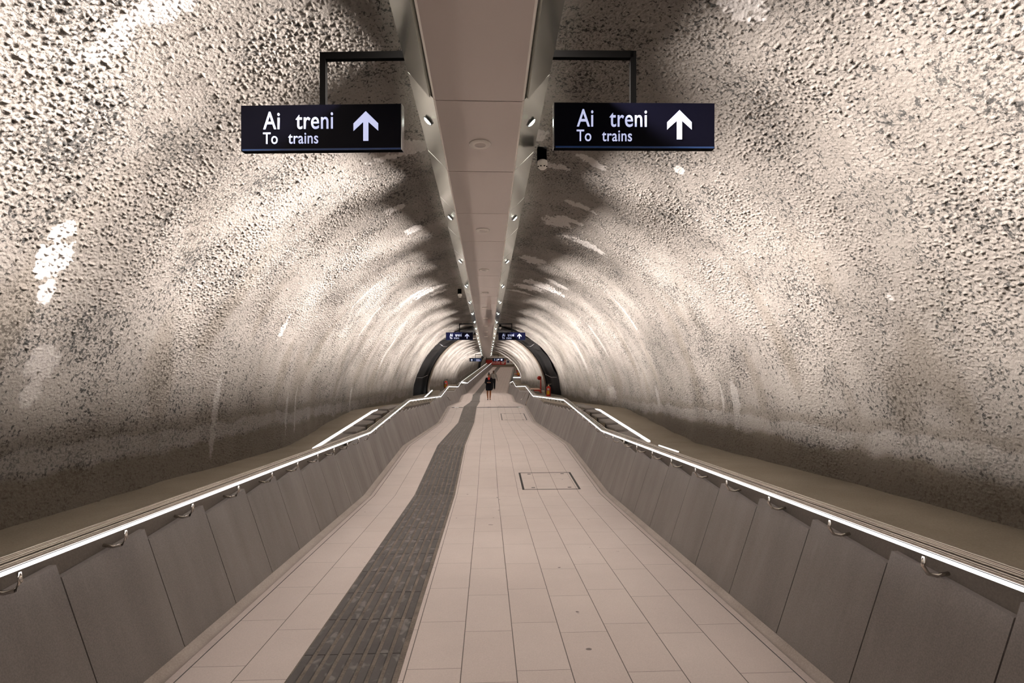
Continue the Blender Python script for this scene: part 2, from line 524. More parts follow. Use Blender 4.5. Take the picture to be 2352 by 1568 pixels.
def parapet(side, name, spans):
    s = side
    b = B(); cap = B(); back = B()
    for y0 in np.arange(-3.8 + .0, 105.5, PW):
        y1 = y0 + PW
        if not any(a <= (y0 + y1) / 2 <= c for a, c in spans): continue
        ya, yb = y0 + .004, y1 - .004
        sub = cuts(FY, ya, yb)
        top = zf(y1) + TOP
        for c, d in zip(sub, sub[1:]):
            v = []
            for zz in (0, 1):
                for (xx, yy) in ((0, c), (0, d), (.035, d), (.035, c)):
                    zb = zf(yy) + .006; zt = top
                    z = zt if zz else zb
                    xb = s * (1.972 + .325 * (z - zf(yy) if not zz else z - zf(yy)) + xx)
                    v.append((xb + ax(yy), yy, z))
            b.hexa([v[0], v[3], v[2], v[1], v[4], v[7], v[6], v[5]])
        # recessed backing board just behind the panels, as high as the handrail, and its stepped coping
        for c, d in zip(cuts(FY, y0, y1), cuts(FY, y0, y1)[1:]):
            v = []
            for zz in (0, .84 if abs(zf(c) - zf(d)) > .01 else .74):
                for (xx, yy) in ((.05, c), (.05, d), (.10, d), (.10, c)):
                    v.append((s * (1.972 + .325 * zz + xx) + ax(yy), yy, zf(yy) + zz - .01))
            back.hexa([v[0], v[3], v[2], v[1], v[4], v[7], v[6], v[5]])
        zt = min(zf(y1) + .72, zp(y1) + .10)
        if 8.9 < y0 < 17.06: continue
        cap.hexa([(s * 2.33 + ax(y0), y0, zt - .2), (s * 2.56 + ax(y0), y0, zt - .2), (s * 2.56 + ax(y1), y1, zt - .2), (s * 2.33 + ax(y1), y1, zt - .2),
                  (s * 2.33 + ax(y0), y0, zt), (s * 2.56 + ax(y0), y0, zt), (s * 2.56 + ax(y1), y1, zt), (s * 2.33 + ax(y1), y1, zt)])
    struct(b.build(name, M['panel'])); struct(back.build(name + '_backing', M['recess'])); struct(cap.build(name + '_coping', M['tan']))


parapet(-1, 'wall_left_parapet', [(-4, 106)])
parapet(1, 'wall_right_parapet', [(-4, 28.6), (29.6, 58.6), (65, 106)])

# ------------------------------------------------------------------ side platforms of beige screed
py = sorted(set(ys + [10.4, 15.6, 26.2, 31.5, 41.8, 47, 57, 65]))
for s, nm in ((-1, 'floor_platform_left'), (1, 'floor_platform_right')):
    b = B()
    for ya, yb, xi in ((-9, 9.7, 2.5), (9.7, 17.06, 2.93), (17.06, 110, 2.5)):
        rows = []
        for y in cuts(py, ya, yb):
            z = zp(y); o = 4.2 if y < 29.9 else 3.5
            if s > 0 and 57 < y < 65: z -= .35
            rows.append([(s * xi + ax(y), y, z - .5), (s * xi + ax(y), y, z), (s * 3.0 + ax(y), y, z), (s * o + ax(y), y, z)])
        b.sweep(rows)
    b.box((min(s * 2.33, s * 2.93), 9.7, -2.6), (max(s * 2.33, s * 2.93), 17.06, -2.55)) if True else None
    struct(b.build(nm, M['tan']))


# ------------------------------------------------------------------ slabs and curb lights beside the landings
def slab_row(s, y0, n, lab, step=.92):
    t = thing('cable_trench', lab, 'trench', P(s * 2.65, y0, -1.86))
    inv = Matrix.Translation(-Vector(t.location))
    for k in range(n):
        a = y0 + k * step; c = a + step
        z = -1.855 if a < 15.4 else -1.855 - .09 * (a - 15.4)
        b = B()
        x1, x2 = s * 2.625, s * 2.915
        b.hexa([(x1, a + .03, z - .3), (x2, a + .03, z - .3), (x2, c, z - .3), (x1, c, z - .3),
                (x1, a + .03, z), (x2, a + .03, z), (x2, c, z - .03), (x1, c, z - .05)])
        o = b.build('grey_slab', M['grey'], t); o.matrix_parent_inverse = inv
        bv = o.modifiers.new('round', 'BEVEL'); bv.width = .03; bv.segments = 3; bv.limit_method = 'ANGLE'
        b = B(); x0, x1 = s * 2.405, s * 2.60
        b.hexa([(x0, a, z - .3), (x1, a, z - .3), (x1, c, z - .3), (x0, c, z - .3),
                (x0, a, z + .01), (x1, a, z), (x1, c, z - .12), (x0, c, z - .11)])
        o = b.build('beige_block', M['tan'], t); o.matrix_parent_inverse = inv
    return t


slab_row(-1, 9.7, 8, 'row of grey and beige trench slabs behind the left handrail at the first landing')
slab_row(1, 9.7, 8, 'row of grey and beige trench slabs behind the right handrail at the first landing')


def curb_light(pts, lab, r=.022):
    t = thing('curb_light', lab, 'light strip', P(*pts[0]))
    inv = Matrix.Translation(-Vector(t.location))
    b = B(); b.sweep([[(x - r, y, z), (x + r, y, z), (x + r, y, z + r * 1.3), (x - r, y, z + r * 1.3)] for x, y, z in pts], True, True)
    o = b.build('diffuser', M['led'], t); o.matrix_parent_inverse = inv
    b = B(); b.sweep([[(x - r - .03, y, z - .16), (x + r + .03, y, z - .16), (x + r + .03, y, z), (x - r - .03, y, z)] for x, y, z in pts], True, True)
    o = b.build('curb', M['tan'], t); o.matrix_parent_inverse = inv
    return t


curb_light([(2.98, 10.35, -1.90), (2.98, 15.0, -1.90), (2.98, 16.3, -2.02)], 'lit white curb strip on the right platform beside the first landing')
curb_light([(-2.98, 9.9, -1.90), (-2.98, 15.0, -1.90), (-2.98, 16.3, -2.0)], 'lit white curb strip on the left platform beside the first landing')
curb_light([(-2.98, 26.4, -2.80), (-2.98, 31.0, -2.80)], 'short lit curb strip on the left platform below the black arch')

curb_light([(2.98, 8.75, zp(8.75) + .02), (2.98, 9.75, zp(9.75) + .02)], 'short thin lit curb dash on the near right platform before the first landing', .010)

# ------------------------------------------------------------------ handrails
WX = 2.145


def rail_run(s, ya, yb, lab, step=PW, x=None, zfun=zr, brackets=True):
    x = x or s * WX
    pts = [(x + ax(y), y, zfun(y)) for y in cuts(RY, ya, yb) if True]
    if yb > 58: pts = [(x + ax(y), y, zfun(y)) for y in sorted(set(cuts(RY, ya, yb) + [60, 70, 80, 90]))if ya <= y <= yb]
    t = thing('handrail', lab, 'handrail', P(*pts[0])); inv = Matrix.Translation(-Vector(t.location))

    def put(o): o.matrix_parent_inverse = inv; return o
    b = B(); b.tube([(px + s * .040, y, z + .016) for px, y, z in pts], .0125, 10); put(b.build('outer_bar', M['steel'], t, True))
    b = B(); b.tube([(px + s * .006, y, z + .012) for px, y, z in pts], .0125, 10); put(b.build('middle_bar', M['steel'], t, True))
    b = B(); b.tube([(px - s * .026, y, z + .000) for px, y, z in pts], .0135, 10); put(b.build('inner_bar', M['steel'], t, True))
    b = B(); b.sweep([[(px - s * .030, y, z - .016), (px + s * .046, y, z - .004), (px + s * .044, y, z + .008), (px - s * .028, y, z - .004)] for px, y, z in pts], True, True); put(b.build('dark_channel', M['rubber'], t))
    b = B()
    b.sweep([[(px - s * .038, y, z - .032), (px - s * .020, y, z - .038), (px - s * .014, y, z - .018), (px - s * .040, y, z - .015)] for px, y, z in pts], True, True)
    put(b.build('led_strip', M['led'], t))
    if brackets:
        y = math.ceil((ya + 3.8) / PW) * PW - 3.8 + .40
        while y < min(yb, 57.5):
            z = zfun(y); b = B(); zz = z - .05
            b.tube([(x - s * .015, y, zz), (x - s * .022, y, zz - .045), (x + s * .005, y, zz - .085), (x + s * .05, y, zz - .095), (x + s * .11, y, zz - .085)], .010, 6)
            put(b.build('bracket', M['steel'], t, True)); y += PW
    return t


rail_run(-1, -2.5, 105.5, 'long lit steel handrail on the left parapet, with glowing strip below')
rail_run(1, -2.5, 57.0, 'long lit steel handrail on the right parapet, with glowing strip below')
rail_run(-1, 58.0, 104, 'outer lit rail on the far left platform, parallel to the inner rail', x=-3.0, zfun=lambda y: -4.43, brackets=False)
rail_run(1, 65.2, 80, 'lit rail running into the distance on the far right platform', x=3.14, zfun=lambda y: -4.40, brackets=False)
for s, x0, x1, yy, z, lab in ((-1, -3.0, -2.15, 57.6, -4.43, 'short lit cross rail joining the two left rails'),
                              (1, 2.35, 3.25, 65.0, -4.40, 'lit cross rail on the far right platform above a grey step')):
    t = thing('cross_rail', lab, 'handrail', P(x0 + ax(yy), yy, z)); inv = Matrix.Translation(-Vector(t.location))
    b = B(); b.tube([(x0 + ax(yy), yy, z), (x1 + ax(yy), yy, z)], .03, 8); o = b.build('tube', M['steel'], t, True); o.matrix_parent_inverse = inv
    b = B(); b.box((x0 + ax(yy), yy - .06, z - .05), (x1 + ax(yy), yy - .03, z + .03)); o = b.build('led_strip', M['led'], t); o.matrix_parent_inverse = inv
b = B(); b.box((2.3 + ax(65), 65.05, -5.19), (3.4 + ax(65), 65.25, -4.5)); struct(b.build('wall_far_right_step', M['grey']))

# ------------------------------------------------------------------ soffit duct with polished flanks
duct = thing('soffit_duct', 'long beige soffit duct with polished sloping flanks running under the crown of the vault', 'duct', P(DX, 0, zd(0)))
DINV = Matrix.Translation(-Vector(duct.location))


def dput(o): o.matrix_parent_inverse = DINV; return o


def dx(y): return DX + .0011 * 0 + ax(y)


SEAM0, SEAM = 4.185 - 4 * 1.43, 1.43
k = 0
while SEAM0 + k * SEAM < 56.5:
    a = SEAM0 + k * SEAM + .006; c = a + SEAM - .012
    b = B()
    v = []
    for zz in (0, .03):
        for (xx, yy) in ((-.318, a), (.318, a), (.318, c), (-.318, c)):
            v.append((dx(yy) + xx, yy, zd(yy) + zz))
    b.hexa(v); dput(b.build('soffit_panel', M['soffit'], duct))
    for s in (-1, 1):
        b = B(); v = []
        o1 = .335 if a > 3.2 else .36
        for e in (0, .02):
            for (xx, yy, zz) in ((o1, a, .018), (.52, a, .205), (.52, c, .205), (o1, c, .018)):
                v.append((dx(yy) + s * (xx - e), yy, zd(yy) + zz + e))
        b.hexa(v if s < 0 else [v[i] for i in (3, 2, 1, 0, 7, 6, 5, 4)]); dput(b.build('side_panel', M['mirror'], duct))
        b = B()
        b.hexa([(dx(a) + s * .318, a, zd(a) + .004), (dx(a) + s * .334, a, zd(a) + .012), (dx(c) + s * .334, c, zd(c) + .012), (dx(c) + s * .318, c, zd(c) + .004),
                (dx(a) + s * .318, a, zd(a) + .02), (dx(a) + s * .334, a, zd(a) + .026), (dx(c) + s * .334, c, zd(c) + .026), (dx(c) + s * .318, c, zd(c) + .02)])
        dput(b.build('edge_bead', M['white'], duct))
    k += 1
b = B(); b.sweep([[(dx(y) - .17, y, zd(y) + .04), (dx(y) + .17, y, zd(y) + .04), (dx(y) + .17, y, zd(y) + .9), (dx(y) - .17, y, zd(y) + .9)] for y in (-3, 29.5)], True, True)
dput(b.build('duct_body', M['frame'], duct))
b = B(); b.sweep([[(dx(y) - .17, y, zd(y) + .04), (dx(y) + .17, y, zd(y) + .04), (dx(y) + .17, y, zd(y) + .40), (dx(y) - .17, y, zd(y) + .40)] for y in (29.5, 56.5)], True, True)
dput(b.build('duct_body', M['frame'], duct))

ORD = ['nearest', 'second', 'third', 'fourth', 'fifth', 'sixth', 'seventh', 'eighth', 'ninth', 'tenth', 'eleventh', 'twelfth', 'thirteenth',
       'fourteenth', 'fifteenth', 'sixteenth', 'seventeenth', 'eighteenth', 'nineteenth']
for i in range(18):
    y = 4.75 + 2.85 * i
    for s, sd in ((-1, 'left'), (1, 'right')):
        nrm = Vector((s * .7, 0, -.72)).normalized()
        c = Vector((dx(y) + s * .425, y, zd(y) + .108)) + nrm * .012
        t = thing('spotlight', f'{ORD[i]} small bright spotlight from the camera on the {sd} flank of the soffit duct', 'spotlight', P(*c), 0, f'spotlights along the {sd} flank of the duct')
        t.rotation_euler = nrm.to_track_quat('-Z', 'Y').to_euler()
        b = B(True); b.lathe([(.034, .002), (.040, -.003), (.042, .004), (.034, .012)], 20); b.build('trim_ring', M['alu'], t)
        b = B(True); b.lathe([(.001, -.008), (.022, -.007), (.033, .001), (.033, .008)], 20); b.build('lens', M['lamp'], t)
        l = bpy.data.lights.new('spot_lamp', 'SPOT'); l.energy = SPOT_W; l.spot_size = R(95); l.spot_blend = .9; l.shadow_soft_size = .03
        l.color = (1, .93, .86)
        lo = bpy.data.objects.new('spot_lamp', l); COL.objects.link(lo); lo.parent = t
        lo.location = (0, 0, -.03); lo.rotation_euler = (0, 0, 0)
        aimw = Vector((-s * .05, .0, -1)).normalized()
        lo.rotation_euler = (t.rotation_euler.to_matrix().inverted() @ aimw).to_track_quat('-Z', 'Y').to_euler()
for i in range(9):
    y = 4.95 + 2.87 * i
    t = thing('ceiling_speaker', f'{ORD[i]} round white ceiling speaker from the camera under the soffit duct', 'speaker', P(dx(y), y, zd(y)), 0, 'round speakers under the soffit duct')
    t.rotation_euler = (-math.atan(.0685), 0, 0)
    b = B(True); b.lathe([(.050, -.012), (.074, -.016), (.083, -.008), (.085, 0), (.05, 0)], 32); b.build('rim', M['white'], t, True)
    b = B(True); b.lathe([(.001, -.013), (.044, -.012), (.049, -.007), (.049, 0)], 32); b.build('grille', M['soffit'], t, True)


# ------------------------------------------------------------------ small dome cameras beside the duct
def dome(x, y, z, lab):
    t = thing('security_camera', lab, 'camera', P(x, y, z))
    b = B(True); b.box((-.045, -.03, .06), (.035, .04, .17)); b.build('mounting_box', M['frame'], t)
    b = B(True); b.lathe([(.020, -.018), (.036, -.006), (.044, .016), (.044, .052), (.036, .062)], 24); b.build('housing', M['white'], t, True)
    for a in (-65, -25, 20, 60):
        b = B(True); cx, cy = .039 * math.sin(R(a)), -.039 * math.cos(R(a)); b.ball((cx, cy, .004), .009, .009, .005, 8, 6); b.build('dark_window', M['frame'], t, True)
    return t


dome(.535, 5.5, 1.66, 'white dome camera hanging right of the duct past the near right sign')
dome(-.66, 13.8, 1.02, 'small white dome camera hanging on the left side of the duct')
dome(.54, 23.4, .42, 'tiny white dome camera right of the duct above the middle right sign')


# ------------------------------------------------------------------ hanging signs
def text_mesh(body, height_m, width_m, name, m, parent, loc, bold=.02):
    c = bpy.data.curves.new(name, 'FONT'); c.body = body; c.size = 1.0; c.offset = bold; c.extrude = .02; c.space_word = 1.35; c.space_character = 1.04
    o = bpy.data.objects.new(name, c); COL.objects.link(o)
    dg = bpy.context.evaluated_depsgraph_get(); dg.update()
    me = bpy.data.meshes.new_from_object(o.evaluated_get(dg)); bpy.data.objects.remove(o); bpy.data.curves.remove(c)
    co = np.zeros(len(me.vertices) * 3); me.vertices.foreach_get('co', co); co = co.reshape(-1, 3)
    x0, x1 = co[:, 0].min(), co[:, 0].max(); y0, y1 = 0.0, co[:, 1].max()
    X = (co[:, 0] - x0) / (x1 - x0) * width_m + loc[0]; Z = (co[:, 1]) / (y1 - y0) * height_m + loc[2]; Y = loc[1] - co[:, 2] * .1
    me.vertices.foreach_set('co', np.stack([X, Y, Z], -1).ravel()); me.update(); me.name = name
    if me.materials: me.materials.clear()
    return link(name, me, m, parent)


SGW, SGH = 1.137 * S, .318 * S


def px(v): return v / 322.7 * S


def sign(side, d, lab, rot=0.0, style='up', face='face', z=None, arm_x=None):
    """side -1: hangs left of the duct; origin where the arm meets the duct"""
    zb = zd(d) + .245 + (.025 if side > 0 and d < 10 else 0)
    t = thing('hanging_sign', lab, 'sign', P(dx(d) + side * .46, d, zb), R(rot))
    s = side
    post = s * .64 * S
    x0, x1 = (post - SGW / 2, post + SGW / 2)
    top, bot = -.360 * S, -.360 * S - SGH
    b = B(True); b.box((min(0, post), -.02, -.022), (max(0, post), .02, .022)); b.build('arm', M['frame'], t)
    b = B(True); b.box((post - .018, -.02, top), (post + .018, .02, .022)); b.build('post', M['frame'], t)
    b = B(True); b.box((post - .16, -.03, top - .002), (post + .16, .03, top + .008)); b.build('clamp_plate', M['frame'], t)
    b = B(True); b.box((x0, -.045, bot), (x1, .005, top)); b.build('housing', M['frame'], t)
    xe = x1 if s < 0 else x0
    b = B(True); b.box((xe - .003, -.052, bot), (xe + .003, .008, top)); b.build('side_edge', M['alu'], t)
    b = B(True); b.box((x0 + .002, -.050, bot + .012), (x1 - .002, -.044, top)); b.build('face', M[face], t)
    b = B(True); b.box((x0 + .01, -.052, bot + .001), (x1 - .005, -.044, bot + .011)); b.build('lower_edge', M['facedark'], t)
    yl = -.051
    if style in ('up', 'down_right'):
        text_mesh('Ai  treni', px(39), px(159.5), 'lettering', M['letter'], t, (x0 + px(52), yl, top - px(54)), .006)
        text_mesh('To  trains', px(25.5), px(126), 'lettering', M['letter'], t, (x0 + px(51.5), yl, top - px(87)), .006)
    A = [(0, 0), (28, 27.5), (28, 44), (5.8, 24), (5.8, 66.5), (-5.8, 66.5), (-5.8, 24), (-28, 44), (-28, 27.5)]
    cx, cz = x0 + px(286), top - px(16)
    if style == 'exit': cx, cz = x0 + px(70), top - px(28)
    pts = [(px(a), -px(c)) for a, c in A]
    if style == 'down_right':
        ang = R(-135); pts = [(a, c + px(33)) for a, c in pts]
        pts = [(a * math.cos(ang) - c * math.sin(ang), a * math.sin(ang) + c * math.cos(ang) - px(33)) for a, c in pts]
    b = B(True); b.poly([(cx + a, cz + c) for a, c in pts], yl - .002, yl + .002); b.build('arrow', M['letter'], t)
    if style == 'exit':
        b = B(True); b.box((x0 + px(125), yl - .001, bot + .02), (x1 - .01, yl + .001, top - .02)); b.build('blue_field', M['facedark'], t)
        for zz, w in ((px(38), 110), (px(75), 130)):
            b = B(True); b.box((x0 + px(205), yl - .004, top - zz - px(14)), (x0 + px(205 + w), yl - .001, top - zz)); b.build('pale_line', M['letter'], t)
    return t


sign(-1, 4.05, 'near left hanging sign reading Ai treni, largest sign left of the duct', -4.2)
sign(1, 4.05, 'near right hanging sign reading Ai treni, largest sign right of the duct', -1.7)
sign(-1, 24.0, 'mid distance left hanging sign reading Ai treni, at the black arch', -1.5, face='faceblue')
sign(1, 24.0, 'mid distance right hanging sign reading Ai treni, at the black arch', -1.0, face='faceblue')
sign(-1, 55.0, 'farthest left hanging sign, blue with a white up arrow', 0, 'exit')
sign(1, 55.0, 'farthest right hanging sign with a diagonal arrow, above the red banner', 0, 'down_right')


# ------------------------------------------------------------------ black membrane arches
def arch(d, ro, ri, czo, czi, lab, cx=0.0, depth=1.4, a0=0):
    t = thing('membrane_arch', lab, 'arch', P(cx, d, czo)); inv = Matrix.Translation(-Vector(t.location))
    for s, nm in ((1, 'right_sheet'), (-1, 'left_sheet')):
        b = B(); rows = []
        for k in range(41):
            a = R(-3 + 93 * k / 40); ww = .035 * math.sin(k * .9) + .03 * math.sin(k * .37)
            ca, sa = s * math.cos(a), math.sin(a)
            r = []
            for u, yo in ((0, -.25), (.25, -.12), (.5, -.02), (.62, .12), (.72, .02), (.85, .15), (1, .5)):
                rr = (ro + ww) * (1 - u) + (ri + .04) * u; zz = czo * (1 - u) + czi * u
                r.append((cx + rr * ca, d + yo + depth * u * .7 + ww * .4, zz + rr * sa))
            rows.append(r)
        b.sweep(rows); o = b.build(nm, M['black'], t, True); o.matrix_parent_inverse = inv
        for aa in (18, 50):
            a = R(aa); ca, sa = s * math.cos(a), math.sin(a)
            b = B(); b.tube([(cx + (ro * .99) * ca, d - .30, czo + ro * .99 * sa), (cx + (ro + ri) / 2 * ca, d - .1, czo * .5 + czi * .5 + (ro + ri) / 2 * sa - .05), (cx + ri * 1.03 * ca, d + .5, czi + ri * 1.03 * sa)], .012, 6)
            o = b.build('tie_cable', M['alu'], t, True); o.matrix_parent_inverse = inv
    b = B(); rows = []
    for k in range(61):
        a = R(-3 + 186 * k / 60)
        rows.append([(cx + rr * math.cos(a), d + yo, czi + rr * math.sin(a)) for rr, yo in ((ri + .06, depth - .2), (ri - .02, depth - .2), (ri - .02, depth + .2), (ri + .06, depth + .2))])
    b.sweep(rows, True, True); o = b.build('ring_beam', M['ring'], t, True); o.matrix_parent_inverse = inv
    return t


arch(28.9, 3.74, 3.10, -3.08, -2.83, 'black rubber membrane arch around the passage behind the middle signs')
t = arch(86.5, 3.26, 2.85, -4.45, -4.45, 'distant black arch segment at the far left', cx=ax(86.5))


# ------------------------------------------------------------------ fire extinguishers and stands
def extinguisher(x, y, lab, h=.50, style=0):
    t = thing('fire_extinguisher', lab, 'fire extinguisher', P(x + ax(y), y, zp(y)))
    k = h / .55; rr = .105 * k
    b = B(True); b.lathe([(rr * .9, 0), (rr, .015), (rr, .36 * k), (rr * .93, .41 * k), (rr * .6, .455 * k), (rr * .28, .475 * k)], 24); cyl = b.build('cylinder', M['red'], t, True)
    b = B(True); b.lathe([(.030, .47 * k), (.030, .50 * k), (.018, .505 * k), (.018, .535 * k)], 14); vlv = b.build('valve', M['brass'], t, True)
    b = B(True); b.box((-.02, -.012, .53 * k), (.12, .012, .555 * k)); b.box((-.02, -.012, .565 * k), (.13, .012, .585 * k)); b.build('squeeze_handle', M['rubber' if style else 'alu'], vlv)
    b = B(True); b.tube([(-.02, 0, .52 * k), (-.11, 0, .54 * k), (-.15, -.01, .47 * k), (-.14, -.02, .30 * k), (-.125, -.02, .10 * k)], .013, 8); b.build('hose', M['rubber'], t, True)
    rows = [[(rr * 1.012 * math.cos(a), rr * 1.012 * math.sin(a), z) for a in [R(-140 + 6 * i) for i in range(12)]] for z in (.10 * k, .27 * k)]
    b = B(True); b.sweep(rows); b.build('yellow_label', M['yellow'], cyl)
    rows = [[(rr * 1.012 * math.cos(a), rr * 1.012 * math.sin(a), z) for a in [R(-125 + 6 * i) for i in range(10)]] for z in (.29 * k, .38 * k)]
    b = B(True); b.sweep(rows); b.build('white_label', M['wht'], cyl)
    return t


extinguisher(3.05, 28.2, 'red fire extinguisher beside the black arch on the right platform', .55)
extinguisher(-3.10, 43.0, 'red fire extinguisher on the left platform past the black arch', .60, 1)
extinguisher(2.97, 71.5, 'tiny red fire extinguisher on the far right platform', .75)


def stand(x, y, lab, k=1.0):
    t = thing('platform_stand', lab, 'stand', P(x + ax(y), y, zp(y)))
    b = B(True); b.box((-.36 * k, -.30 * k, .10), (.05 * k, .28 * k, .165))
    for fx, fy in ((-.34, -.28), (-.34, .24), (.0, -.28), (.0, .24)): b.box((fx * k, fy * k, 0), (fx * k + .03, fy * k + .03, .11))
    b.build('base_frame', M['red'], t)
    b = B(True); b.box((-.37 * k, -.31 * k, .168), (.0 * k, .29 * k, .192)); b.build('top_plate', M['wood'], t)
    b = B(True); b.tube([(.06 * k, .0, .0), (.06 * k, .0, .62 * k)], .028, 10); b.build('column', M['red'], t, True)
    b = B(True); b.lathe([(.001, -.04), (.085 * k, -.035), (.09 * k, 0), (.085 * k, .03), (.001, .035)], 20, (-.01, 0, .64 * k), 'y'); b.build('round_head', M['red'], t, True)
    b = B(True); b.box((-.02, -.03, .62 * k), (.075 * k, .03, .71 * k)); b.build('head_bracket', M['red'], t)
    b = B(True); b.box((.02, -.12, .0), (.13, .12, .03)); b.build('foot', M['red'], t)
    return t


stand(2.78, 30.2, 'red column stand with pale plate and round head behind the right fire extinguisher', 1.1)
stand(2.72, 72.9, 'tiny red column stand on the far right platform', .8)


# ------------------------------------------------------------------ floor fittings
def follow(x0, x1, ya, yb, dz, name, m, parent=None):
    b = B(); b.sweep([[(x0 + ax(y), y, zf(y) + .0), (x0 + ax(y), y, zf(y) + dz), (x1 + ax(y), y, zf(y) + dz), (x1 + ax(y), y, zf(y) + .0)] for y in sorted(set(cuts(FY, ya, yb) + [v for v in (60, 70, 80, 90, 100) if ya < v < yb]))])
    return b.build(name, m, parent)


TX0, TX1 = -1.165, -.516
t = thing('tactile_strip', 'dark ribbed tactile guidance strip running down the floor left of centre', 'tactile paving', P(-.84, 0, zf(0))); TINV = Matrix.Translation(-Vector(t.location))
o = follow(TX0, TX1, -3, 40.2, .004, 'bed', M['stripgap'], t); o.matrix_parent_inverse = TINV
o = follow(TX0, TX1, 44.6, 105.5, .004, 'bed', M['stripgap'], t); o.matrix_parent_inverse = TINV
NR = 8; pitch = (TX1 - TX0 - .02) / NR
for a0, b0 in ((-3, 40.2), (44.6, 105.5)):
    for k in range(NR):
        xa = TX0 + .008 + k * pitch; xb = xa + pitch * .74
        b = B(); y = a0
        while y < b0 - .01:
            ye = min(b0, y + .553)
            sub = cuts(FY, y + .004, ye - .004)
            for c, d in zip(sub, sub[1:]):
                h = .010; e = .006
                b.hexa([(xa + ax(c), c, zf(c) + .002), (xb + ax(c), c, zf(c) + .002), (xb + ax(d), d, zf(d) + .002), (xa + ax(d), d, zf(d) + .002),
                        (xa + e + ax(c), c, zf(c) + h), (xb - e + ax(c), c, zf(c) + h), (xb - e + ax(d), d, zf(d) + h), (xa + e + ax(d), d, zf(d) + h)])
            y += .553
        o = b.build('rib', M['strip'], t); o.matrix_parent_inverse = TINV
o = follow(TX0 + .06, TX1 - .02, 40.2, 44.2, .006, 'landing_plate', M['grey'], t); o.matrix_parent_inverse = TINV
for k in range(10):
    xa = TX0 + .07 + k * .0565
    o = follow(xa, xa + .034, 40.25, 44.15, .014, 'plate_rib', M['strip'], t); o.matrix_parent_inverse = TINV


def hatch(x0, x1, ya, yb, lab):
    z = lambda y: zf(y)
    t = thing('floor_hatch', lab, 'hatch', P((x0 + x1) / 2, (ya + yb) / 2, z((ya + yb) / 2))); inv = Matrix.Translation(-Vector(t.location))
    f = B()
    w = .022
    for (a, b_, c, d) in ((x0, x1, ya, ya + w), (x0, x1, yb - w, yb), (x0, x0 + w * 1.6, ya, yb), (x1 - w * 1.6, x1, ya, yb)):
        f.box((a, c, z(c) - .01), (b_, d, z(c) + .0025))
    o = f.build('joint_frame', M['rubber'], t); o.matrix_parent_inverse = inv
    for (a, c) in ((x0 + .16, ya + .12), (x1 - .2, ya + .12), (x0 + .16, yb - .12), (x1 - .2, yb - .12)):
        f = B(); f.box((a, c, z(c)), (a + .06, c + .02, z(c) + .004)); o = f.build('lifting_eye', M['rubber'], t); o.matrix_parent_inverse = inv
    return t


hatch(.585, 1.56, 9.42, 10.62, 'rectangular floor hatch set in the tiles of the first landing')
hatch(.60, 1.66, 23.5, 25.6, 'smaller looking floor hatch before the drain on the second landing')
t = thing('drain_channel', 'narrow dark drain channel crossing the floor before the standing people', 'drain', P(0, 28.0, zf(28.0))); inv = Matrix.Translation(-Vector(t.location))
b = B(); b.box((-1.75, 27.86, zf(28) - .01), (-1.175, 28.06, zf(28) + .004)); b.box((-.505, 27.86, zf(28) - .01), (1.75, 28.06, zf(28) + .004)); o = b.build('slot', M['rubber'], t); o.matrix_parent_inverse = inv
for x in (-1.6, .02, .55, 1.5):
    b = B(); b.box((x, 27.80, zf(28)), (x + (.10 if abs(x) < 1 else .22), 28.06, zf(28) + .008)); o = b.build('bright_clip', M['alu'], t); o.matrix_parent_inverse = inv

# grab bars beside the gaps in the parapets
for s, pts, lab in ((-1, [(-2.06, 28.6, -2.76), (-1.90, 28.7, -3.05), (-1.80, 28.7, -3.10)], 'slanted steel grab bar on the left parapet by the drain'),
                    (1, [(2.00, 29.4, -2.76), (1.84, 29.5, -3.12), (1.74, 29.4, -3.14)], 'slanted steel grab bar at the gap in the right parapet')):
    b = B(); b.tube(pts, .022, 8); tag(b.build('grab_bar', M['steel'], None, True), lab, 'grab bar')
b = B(); b.hexa([(1.99, 28.55, -3.36), (2.6, 28.55, -3.36), (2.6, 29.65, -3.36), (1.99, 29.65, -3.36)] + [(2.26, 28.55, -2.92), (2.75, 28.55, -2.92), (2.75, 29.65, -2.92), (2.26, 29.65, -2.92)])
struct(b.build('wall_right_gap', M['ring']))

# ------------------------------------------------------------------ far end
YE = 106.0
ce = ax(YE)
b = B(); b.box((ce - 5, YE, -5.6), (ce + 5, YE + .3, -.6)); struct(b.build('wall_end', M['tan']))
b = B(); b.box((ce - 3.4, YE - .5, -3.55), (ce + 3.4, YE, -3.25)); struct(b.build('wall_end_beam', M['white']))
t = thing('banner', 'red banner with white lettering build at the far end', 'banner', P(ce, YE - .08, -4.9)); inv = Matrix.Translation(-Vector(t.location))


def ex(pxx): return (pxx - 1119) / 1307 * YE * .997        # survey x on the end wall


def ez(pyy): return -(pyy - 778) / 1307 * YE * .997


b = B(); b.box((ex(1108), YE - .10, ez(837.2)), (ex(1161.8), YE - .05, ez(826))); o = b.build('sheet', M['redflat'], t); o.matrix_parent_inverse = inv
m_ = text_mesh('build', 6.0 * YE / 1307 * S, 16.5 * YE / 1307 * S, 'lettering', M['wht'], t, (0, 0, 0), .0)
m_.location = Vector(P(ex(1131.5), YE - .11, ez(835.2))) - Vector(t.location)
for k in range(4):
    b = B(); x = ex(1150.5 + 1.9 * k); w = .10
    za, zb = ez(835.6 - (0 if k else 1.5)), ez(827.3 + (0 if k < 3 else 1.5))
    b.hexa([(x, YE - .12, za), (x + w, YE - .12, za), (x + w, YE - .105, za), (x, YE - .105, za),
            (x + .32, YE - .12, zb), (x + .32 + w, YE - .12, zb), (x + .32 + w, YE - .105, zb), (x + .32, YE - .105, zb)])
    o = b.build('emblem_stripe', M['wht'], t); o.matrix_parent_inverse = inv
